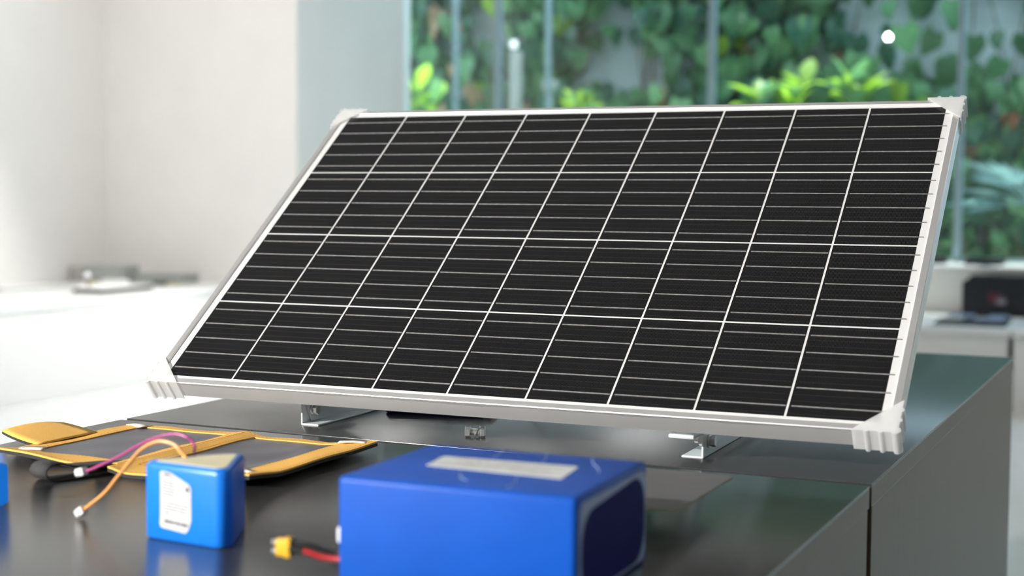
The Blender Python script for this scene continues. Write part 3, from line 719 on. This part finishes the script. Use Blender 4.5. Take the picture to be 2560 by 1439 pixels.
# ------------------------------------------------------------------ folding orange solar charger
t = thing('folding_solar_charger', 'orange fabric folding solar charger opened flat on the black table', 'solar charger', (-1.10, 1.43, TT))
ox, oy = -1.10, 1.43
def zsurf(x, y):
    """height of the fabric above the table"""
    z = .0052
    z += .0045*math.exp(-((x+1.098)/.016)**2)                                    # ridge at the fold
    z += .010*max(0, min(1, (1.345-y)/.045))*max(0, min(1, (-1.16-x)/.12))       # lifted near left corner
    z += .007*max(0, min(1, (1.34-y)/.07))*max(0, min(1, (x+1.02)/.12))          # lifted near right corner
    z += .006*max(0, min(1, (x+.975)/.06))
    z += .0008*math.sin(x*60)*math.sin(y*45)
    return z
def leaf_panel(x0, x1, y0, y1, w):
    wx0, wx1, wy0, wy1 = w
    nx, ny = 30, 36
    def lin(a, b, cuts, n):
        s = sorted(set([a + (b-a)*i/n for i in range(n+1)] + list(cuts)))
        out = [s[0]]
        for v in s[1:]:
            if v - out[-1] > 1e-4: out.append(v)
        return out
    xs = lin(x0, x1, (wx0, wx1), nx); ys = lin(y0, y1, (wy0, wy1), ny)
    def sheet(name, material, dz, th, keep):
        b = new_bm(); V = {}
        def g(i, j, k):
            if (i, j, k) not in V: V[(i, j, k)] = b.verts.new((xs[i]-ox, ys[j]-oy, zsurf(xs[i], ys[j]) + dz - (th if k else 0)))
            return V[(i, j, k)]
        cells = {(i, j) for i in range(len(xs)-1) for j in range(len(ys)-1) if keep((xs[i]+xs[i+1])/2, (ys[j]+ys[j+1])/2)}
        for i, j in cells:
            b.faces.new((g(i, j, 0), g(i+1, j, 0), g(i+1, j+1, 0), g(i, j+1, 0)))
            b.faces.new((g(i, j+1, 1), g(i+1, j+1, 1), g(i+1, j, 1), g(i, j, 1)))
            for (di, dj, a, c) in ((-1, 0, (i, j), (i, j+1)), (1, 0, (i+1, j+1), (i+1, j)), (0, -1, (i+1, j), (i, j)), (0, 1, (i, j+1), (i+1, j+1))):
                if (i+di, j+dj) not in cells: b.faces.new((g(*a, 1), g(*a, 0), g(*c, 0), g(*c, 1)))
        return obj(name, b, material, t)
    inside = lambda x, y: wx0 < x < wx1 and wy0 < y < wy1
    bk = sheet('backing', 'black_fabric', -.0010, .0040, lambda x, y: True)
    ob = sheet('fabric_border', 'orange_fabric', .0012, .0021, lambda x, y: not inside(x, y))
    sheet('cell_sheet', 'flex_cell', -.0002, .0007, inside)
    b = new_bm()                                                               # stitching dashes
    def dash(xa, ya, xb, yb):
        L = math.hypot(xb-xa, yb-ya); n = int(L/.006)
        for q in range(n):
            f0, f1 = q/n, (q+.55)/n
            p0 = (xa+(xb-xa)*f0, ya+(yb-ya)*f0); p1 = (xa+(xb-xa)*f1, ya+(yb-ya)*f1)
            nx_, ny_ = -(yb-ya)/L*.0004, (xb-xa)/L*.0004
            vs_ = [b.verts.new((p[0]+s*nx_-ox, p[1]+s*ny_-oy, zsurf(*p)+.0016)) for p, s in ((p0, 1), (p0, -1), (p1, -1), (p1, 1))]
            b.faces.new(vs_)
    e = .0045
    for m_ in (e, None):
        if m_: a0, a1, b0, b1 = x0+m_, x1-m_, y0+m_, y1-m_
        else: a0, a1, b0, b1 = wx0-e, wx1+e, wy0-e, wy1+e
        dash(a0, b0, a1, b0); dash(a0, b1, a1, b1); dash(a0, b0, a0, b1); dash(a1, b0, a1, b1)
    obj('stitching', b, 'thread', ob)
leaf_panel(-1.290, -1.099, 1.303, 1.560, (-1.262, -1.123, 1.340, 1.545))
leaf_panel(-1.097, -.905, 1.284, 1.556, (-1.078, -.950, 1.325, 1.541))
# flap folded out to the left
b_ = new_bm(); n = 14; rows = []
for i in range(n+1):
    u = i/n; x = -1.280 - .088*u
    ya, yb = 1.372 + .030*u**2, 1.478 + .016*u - .030*max(0, u-.75)*4*.4
    z = zsurf(-1.280, 1.43) + .0024 + .0065*math.sin(u*math.pi*.5)
    rows.append([b_.verts.new((x-ox, ya + (yb-ya)*q/8 - oy, z + .0022*math.sin(q/8*math.pi)*u)) for q in range(9)])
for i in range(n):
    for q in range(8): b_.faces.new((rows[i][q], rows[i+1][q], rows[i+1][q+1], rows[i][q+1]))
fl = obj('flap', b_, 'orange_fabric', t); md = fl.modifiers.new('s', 'SOLIDIFY'); md.thickness = .0012; md.offset = 1
me2 = fl.data.copy(); me2.materials.clear(); me2.materials.append(MATS['black_fabric'])
fb = bpy.data.objects.new('flap_lining', me2); COL.objects.link(fb); fb.parent = fl; fb.location = (0, 0, -.0012); md = fb.modifiers.new('s', 'SOLIDIFY'); md.thickness = .0020; md.offset = -1
b_ = new_bm()
for q in range(22):
    y = 1.408 + .066*q/22; p = [(-1.3635, y), (-1.3635, y+.0016), (-1.3627, y+.0016), (-1.3627, y)]
    b_.faces.new([b_.verts.new((x-ox, yy-oy, zsurf(-1.280, 1.43) + .0024+.0065+.0028)) for x, yy in p])
obj('flap_stitching', b_, 'thread', fl)
# white elastic loops at the corners
def elastic(xc, yc, rz, L=.030, Wd=.020):
    b = new_bm(); nn = 10; R_ = Matrix.Rotation(rz, 3, 'Z'); rows = []
    for i in range(nn+1):
        u = i/nn; x = -L/2 + L*u; z = .0020 + .0010*math.sin(math.pi*u)
        rows.append([b.verts.new(Vector((xc-ox, yc-oy, zsurf(xc, yc))) + R_ @ Vector((x, s*Wd/2, z))) for s in (-1, 1)])
    for i in range(nn): b.faces.new((rows[i][0], rows[i+1][0], rows[i+1][1], rows[i][1]))
    o_ = obj('elastic_loop', b, 'elastic', t); m_ = o_.modifiers.new('s', 'SOLIDIFY'); m_.thickness = .0012; m_.offset = 1
    o_['label'] = 'off-white elastic corner loop'
elastic(-1.262, 1.342, math.radians(25)); elastic(-1.268, 1.547, math.radians(-20))
elastic(-.930, 1.538, math.radians(20), .034, .012); elastic(-.935, 1.318, math.radians(-25), .034, .012)
# velcro strap looped at its end
S0, S1, WD = Vector((-1.105, 1.345, 0)), Vector((-1.138, 1.228, 0)), .032
dv = (S1-S0).normalized(); wv = Vector((-dv.y, dv.x, 0))
Ls = (S1-S0).length
path = [(0, .0012), (Ls*.5, .0012), (Ls-.010, .0012), (Ls+.002, .004), (Ls+.007, .011), (Ls+.002, .0185), (Ls-.010, .0195), (Ls-.022, .016), (Ls-.034, .0125), (Ls*.55, .0105), (Ls*.3, .0085), (0, .0045)]
sp_ = smooth_path([(u, 0, z) for u, z in path], 6); b_ = new_bm(); rows = []
for p in sp_:
    c = S0 + dv*p.x - Vector((ox, oy, 0)); rows.append([b_.verts.new(c + wv*s*WD/2 + Vector((0, 0, p.z))) for s in (-1, 1)])
for i in range(len(rows)-1): b_.faces.new((rows[i][0], rows[i+1][0], rows[i+1][1], rows[i][1]))
o_ = obj('velcro_strap', b_, 'strap_fabric', t, angle=80); md = o_.modifiers.new('s', 'SOLIDIFY'); md.thickness = .0020; md.offset = 0
o_['label'] = 'black velcro strap with a looped end'

# ------------------------------------------------------------------ triangular blue battery
BX, BY = -.818, 1.088
t = thing('triangular_battery', 'triangular light blue battery pack with a white label and two loose wires', 'battery', (BX, BY, TT))
def rounded_poly(V, r, n=8):
    out = []; N = len(V)
    for i in range(N):
        p = Vector(V[i]); a = (Vector(V[i-1])-p).normalized(); b = (Vector(V[(i+1) % N])-p).normalized()
        half = math.acos(max(-1, min(1, a.dot(b))))/2; d = r/math.tan(half); c = p + (a+b).normalized()*(r/math.sin(half))
        s = p + a*d - c; e = p + b*d - c; a0 = math.atan2(s.y, s.x); a1 = math.atan2(e.y, e.x)
        while a1 - a0 > math.pi: a1 -= 2*math.pi
        while a1 - a0 < -math.pi: a1 += 2*math.pi
        for k in range(n+1):
            aa = a0 + (a1-a0)*k/n; out.append((c.x + r*math.cos(aa), c.y + r*math.sin(aa)))
    return out
TV = [(-.8800-BX, 1.0670-BY), (-.7660-BX, 1.0575-BY), (-.8125-BX, 1.1500-BY)]
def loft(b, rings):
    R_ = [[b.verts.new((x, y, z)) for x, y in ring] for ring, z in rings]
    n = len(R_[0])
    for i in range(len(R_)-1):
        for k in range(n): b.faces.new((R_[i][k], R_[i][(k+1) % n], R_[i+1][(k+1) % n], R_[i+1][k]))
    b.faces.new(list(reversed(R_[0]))); b.faces.new(R_[-1])
cen = Vector((sum(v[0] for v in TV)/3, sum(v[1] for v in TV)/3))
def shrink(d):
    f_ = 1 - d/.030; return [tuple(cen + (Vector(v)-cen)*f_) for v in TV]
HB = .0715
rings = [(rounded_poly(shrink(.0015), .0095), 0.0), (rounded_poly(shrink(0), .010), .002), (rounded_poly(shrink(0), .010), HB-.006),
         (rounded_poly(shrink(.0006), .010), HB-.003), (rounded_poly(shrink(.002), .0095), HB-.0008), (rounded_poly(shrink(.0036), .009), HB), (rounded_poly(shrink(.0068), .0065), HB-.0004)]
b_ = new_bm(); loft(b_, rings); obj('shrink_wrap', b_, 'blue_wrap', t, angle=60)
b_ = new_bm(); loft(b_, [(rounded_poly(shrink(.0064), .0065), HB-.001), (rounded_poly(shrink(.0064), .0065), HB+.0003)]); obj('top_insulator', b_, 'kraft', t)
# label on the front face
F0 = Vector((TV[0][0], TV[0][1], 0)); F1 = Vector((TV[1][0], TV[1][1], 0)); fu = (F1-F0).normalized(); fn = Vector((fu.y, -fu.x, 0))
def onface(u, z, o): return F0 + fu*u + fn*o + Vector((0, 0, z))
OUT = [(.0310, .0150), (.0330, .0122), (.0620, .0098), (.0655, .0130), (.0690, .0220), (.0690, .0520), (.0660, .0550), (.0460, .0632), (.0400, .0642), (.0335, .0645), (.0320, .0630), (.0325, .0330), (.0325, .0230)]
b_ = new_bm(); A = [b_.verts.new(onface(u, z, .0002)) for u, z in OUT]; B = [b_.verts.new(onface(u, z, .0005)) for u, z in OUT]
b_.faces.new(B); b_.faces.new(list(reversed(A)))
for q in range(len(A)): b_.faces.new((A[q], A[(q+1) % len(A)], B[(q+1) % len(A)], B[q]))
bmesh.ops.triangulate(b_, faces=b_.faces)
lab = obj('label', b_, 'sticker', t, False); lab['label'] = 'white printed sticker with small grey text and a barcode'
def stroke(b, u0, u1, z0, z1, sl=-.06):
    vs_ = [b.verts.new(onface(u, z + sl*(u-.045), .0007)) for u, z in ((u0, z0), (u1, z0), (u1, z1), (u0, z1))]; b.faces.new(vs_)
b_ = new_bm(); rr = random.Random(4)
for q in range(11):
    z = .0550 - q*.0027
    if q in (6,): continue
    u = .0355; lim = .0500 if q < 5 else .0665
    while u < lim:
        w = rr.uniform(.0012, .0042); stroke(b_, u, min(lim, u+w), z, z+.0010); u += w + rr.uniform(.0006, .0016)
obj('small_print', b_, 'print_grey', lab, False)['kind'] = 'stuff'
b_ = new_bm()
stroke(b_, .0365, .0440, .0606, .0622)
u = .0370
while u < .0645:
    w = rr.uniform(.0003, .0012); stroke(b_, u, u+w, .0165, .0200); u += w + rr.uniform(.0003, .0011)
stroke(b_, .0390, .0407, .0240, .0267); stroke(b_, .0495, .0503, .0240, .0267); stroke(b_, .0600, .0608, .0240, .0267)
vs_ = [b_.verts.new(onface(u, z, .0007)) for u, z in ((.0625, .0500), (.0650, .0470), (.0675, .0500), (.0650, .0530))]; b_.faces.new(vs_)
obj('barcode', b_, 'print_black', lab, False)['kind'] = 'stuff'
b_ = new_bm(); stroke(b_, .0442, .0465, .0600, .0614); obj('red_mark', b_, 'print_red', lab, False)
def wire(name, pts, material, r=.0016, endw=.010):
    b = new_bm(); add_tube(b, [Vector(p) - Vector((BX, BY, TT)) for p in pts], r, 10, 8); w = obj(name, b, material, t)
    p1 = Vector(pts[-1]); d = (p1 - Vector(pts[-2])).normalized()
    q = d.to_track_quat('Y', 'Z').to_matrix().to_4x4(); q.translation = p1 - Vector((BX, BY, TT))
    b = new_bm(); add_box(b, -.0042, .0042, -.002, .0075, -.0040, .0040, .0006, 1, M_=q)
    add_box(b, -.0052, .0052, .0030, .0078, -.0030, .0030, .0005, 1, M_=q); obj('connector', b, 'white_plastic', w)
wire('amber_wire', [(-.842, 1.095, .9715), (-.8505, 1.098, .976), (-.858, 1.10, .981), (-.867, 1.10, .9835), (-.881, 1.10, .983), (-.900, 1.10, .973), (-.925, 1.10, .948), (-.944, 1.10, .928), (-.972, 1.102, .9085)], 'amber_wire', .0018)
wire('magenta_wire', [(-.842, 1.107, .9715), (-.8490, 1.116, .974), (-.860, 1.13, .978), (-.869, 1.13, .984), (-.886, 1.13, .9855), (-.915, 1.13, .977), (-.950, 1.13, .959), (-.985, 1.13, .943), (-.9955, 1.13, .940)], 'magenta_wire', .0014)

# ------------------------------------------------------------------ big blue battery box
RZ = math.radians(1.4)
t = thing('battery_box', 'large boxy blue battery pack with a white strip label on top', 'battery', (-.5247, 1.1022, TT), RZ)
HX, HY, HZ = .1047, .0862, .0877
b_ = new_bm(); add_box(b_, -HX, HX, -HY, HY, 0, HZ, .0045, 4)
obj('shrink_wrap', b_, 'blue_box_wrap', t, angle=50)
# right end: dark navy board framed by the shrunk film
def yz_plate(b, pts, x0, x1):
    A = [b.verts.new((x0, y, z)) for y, z in pts]; B = [b.verts.new((x1, y, z)) for y, z in pts]
    b.faces.new(list(reversed(A))); b.faces.new(B)
    for q in range(len(pts)): b.faces.new((A[q], A[(q+1) % len(pts)], B[(q+1) % len(pts)], B[q]))
outer = rounded_poly([(-HY+.006, .004), (HY-.006, .004), (HY-.006, HZ-.006), (-HY+.006, HZ-.006)], .010, 6)
b_ = new_bm(); yz_plate(b_, outer, HX-.001, HX+.0004); obj('wrap_rim', b_, 'wrap_rim', t)
inner = rounded_poly([(-HY+.012, .006), (HY-.010, .006), (HY-.010, HZ-.008), (-HY+.012, HZ-.016)], .026, 8)
b_ = new_bm(); yz_plate(b_, inner, HX-.001, HX+.0010); cp = obj('end_board', b_, 'navy_cap', t); cp['label'] = 'dark navy end board showing through the film opening'
# white strip label with faint print
LB = [(-.0622, -.0125), (.0652, -.0215), (.0605, .0385), (-.0632, .0330)]
LB = [(-.0600, -.0140), (.0665, -.0200), (.0605, .0345), (-.0650, .0310)]
b_ = new_bm(); add_prism(b_, LB, HZ-.0002, HZ+.0004); lab = obj('label', b_, 'paper_grey', t, False); lab['label'] = 'off-white strip label with faint print'
b_ = new_bm(); rr = random.Random(9)
for q in range(5):
    yy = -.008 + q*.0075; u = -.052
    while u < .052:
        w = rr.uniform(.003, .010)
        if rr.random() < .75:
            vs_ = [b_.verts.new((x, y - .045*x, HZ+.0006)) for x, y in ((u, yy), (min(.054, u+w), yy), (min(.054, u+w), yy+.0022), (u, yy+.0022))]; b_.faces.new(vs_)
        u += w + rr.uniform(.001, .004)
obj('faint_print', b_, 'warm_grey', lab, False)
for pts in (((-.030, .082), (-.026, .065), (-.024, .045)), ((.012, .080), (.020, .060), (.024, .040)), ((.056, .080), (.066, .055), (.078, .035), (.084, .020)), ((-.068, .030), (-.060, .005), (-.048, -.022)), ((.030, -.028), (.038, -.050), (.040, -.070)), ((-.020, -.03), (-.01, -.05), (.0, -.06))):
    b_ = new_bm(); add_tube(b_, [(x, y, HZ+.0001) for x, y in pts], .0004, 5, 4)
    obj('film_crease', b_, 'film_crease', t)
# leads and plugs on the left end
def lead(name, pts, material, r):
    b = new_bm(); add_tube(b, pts, r, 10, 8); return obj(name, b, material, t)
q0 = -HX
lead('red_lead', [(q0+.004, -.0760, .0165), (q0-.008, -.0770, .0158), (q0-.020, -.0790, .0168), (q0-.032, -.0820, .0205), (q0-.044, -.0835, .0215)], 'red_wire', .0024)
lead('black_lead', [(q0+.004, -.0710, .0195), (q0-.008, -.0715, .0192), (q0-.020, -.0745, .0215), (q0-.032, -.0780, .0252), (q0-.044, -.0805, .0258)], 'black_wire', .0024)
b_ = new_bm(); add_cyl(b_, (q0-.0410, -.0833, .0213), (1, .2, -.1), .0031, .012, 12); obj('heat_shrink', b_, 'black_wire', t)
b_ = new_bm(); add_cyl(b_, (q0-.0410, -.0800, .0256), (1, .2, -.1), .0031, .012, 12); obj('heat_shrink', b_, 'black_wire', t)
pq = Matrix.Rotation(math.radians(12), 4, 'Z'); pq.translation = Vector((q0-.0535, -.0830, .0225))
b_ = new_bm(); add_box(b_, -.0065, .0070, -.0042, .0042, -.0072, .0072, .0012, 2, M_=pq); add_box(b_, .0005, .0070, -.0048, .0048, -.0083, .0083, .0010, 2, M_=pq)
pg = obj('power_plug', b_, 'yellow_plastic', t); pg['label'] = 'yellow two-pole power plug'
b_ = new_bm()
for s in (-1, 1): add_cyl(b_, pq @ Vector((-.0085, 0, s*.0038)), pq.to_3x3() @ Vector((1, 0, 0)), .0022, .004, 12)
obj('contact', b_, 'bolt_steel', pg)
box_part('balance_plug', 'white_plastic', t, q0-.0048, q0+.002, -.080, -.071, .0300, .0435, .0018)

# ------------------------------------------------------------------ thin grey panel sheet raised behind the box
t = thing('thin_panel_board', 'thin grey panel board raised just off the table behind the large blue battery', 'panel board', (-.525, 1.405, TT))
o_pts = rounded_poly([(-.105, -.098), (.092, -.098), (.092, .098), (-.105, .098)], .012, 6)
b_ = new_bm(); loft(b_, [(o_pts, .0185), (o_pts, .0195)]); obj('board', b_, 'board_edge', t)
b_ = new_bm(); i_pts = rounded_poly([(-.1045, -.0975), (.0915, -.0975), (.0915, .0975), (-.1045, .0975)], .0118, 6); loft(b_, [(i_pts, .0195), (i_pts, .0201)]); obj('grey_face', b_, 'grey_sheet', t)
for x in (-.085, -.02):
    b_ = new_bm(); add_box(b_, x-.012, x+.012, -.05, .07, 0, .0185, .002); obj('spacer', b_, 'black_plastic', t)

# ------------------------------------------------------------------ blue cell pack cut by the left frame edge
t = thing('blue_cell_pack', 'blue cell pack with a round recessed end at the left frame edge', 'battery', (-1.1240, 1.118, TT), math.radians(44))
b_ = new_bm()
hx, hy, hz, rc = .029, .030, .0435, .0150
outl = rounded_poly([(-hx, 0), (hx, 0), (hx, hz), (-hx, hz)], .006, 5)
cz = .0225
# front face with a round hole, tube recess behind it
def ring_pts(r, n): return [(r*math.cos(2*math.pi*k/n), cz + r*math.sin(2*math.pi*k/n)) for k in range(n)]
n = len(outl)
def match(r): return [(lambda a: (r*math.cos(a), cz + r*math.sin(a)))(math.atan2(z-cz, x)) for x, z in outl]
Fo = [b_.verts.new((x, -hy, z)) for x, z in outl]; Fi = [b_.verts.new((x, -hy, z)) for x, z in match(rc)]
Bo = [b_.verts.new((x, hy, z)) for x, z in outl]; Di = [b_.verts.new((x, -hy+.022, z)) for x, z in match(rc*.97)]
for k in range(n):
    k2 = (k+1) % n
    b_.faces.new((Fo[k], Fo[k2], Fi[k2], Fi[k])); b_.faces.new((Fi[k], Fi[k2], Di[k2], Di[k])); b_.faces.new((Fo[k2], Fo[k], Bo[k], Bo[k2]))
b_.faces.new(Bo); b_.faces.new(list(reversed(Di)))
obj('pack_body', b_, 'blue_wrap', t, angle=40)
b_ = new_bm(); add_cyl(b_, (0, -hy+.0205, cz), (0, 1, 0), .0140, .002, 24); obj('cell_end', b_, 'navy_cap', t)
b_ = new_bm(); add_tube(b_, [(.012, -hy+.014, cz-.006), (.007, -hy+.012, cz-.011), (-.004, -hy+.012, cz-.012)], .0022, 8); obj('red_tab', b_, 'red_wire', t)
b_ = new_bm()
rp_ = [(math.cos(2*math.pi*k/28), math.sin(2*math.pi*k/28)) for k in range(28)]
add_tube(b_, [(rc*c, -hy-.0004, cz + rc*s) for c, s in rp_ + rp_[:1]], .0010, 6, 1); obj('hole_rim', b_, 'blue_wrap', t)
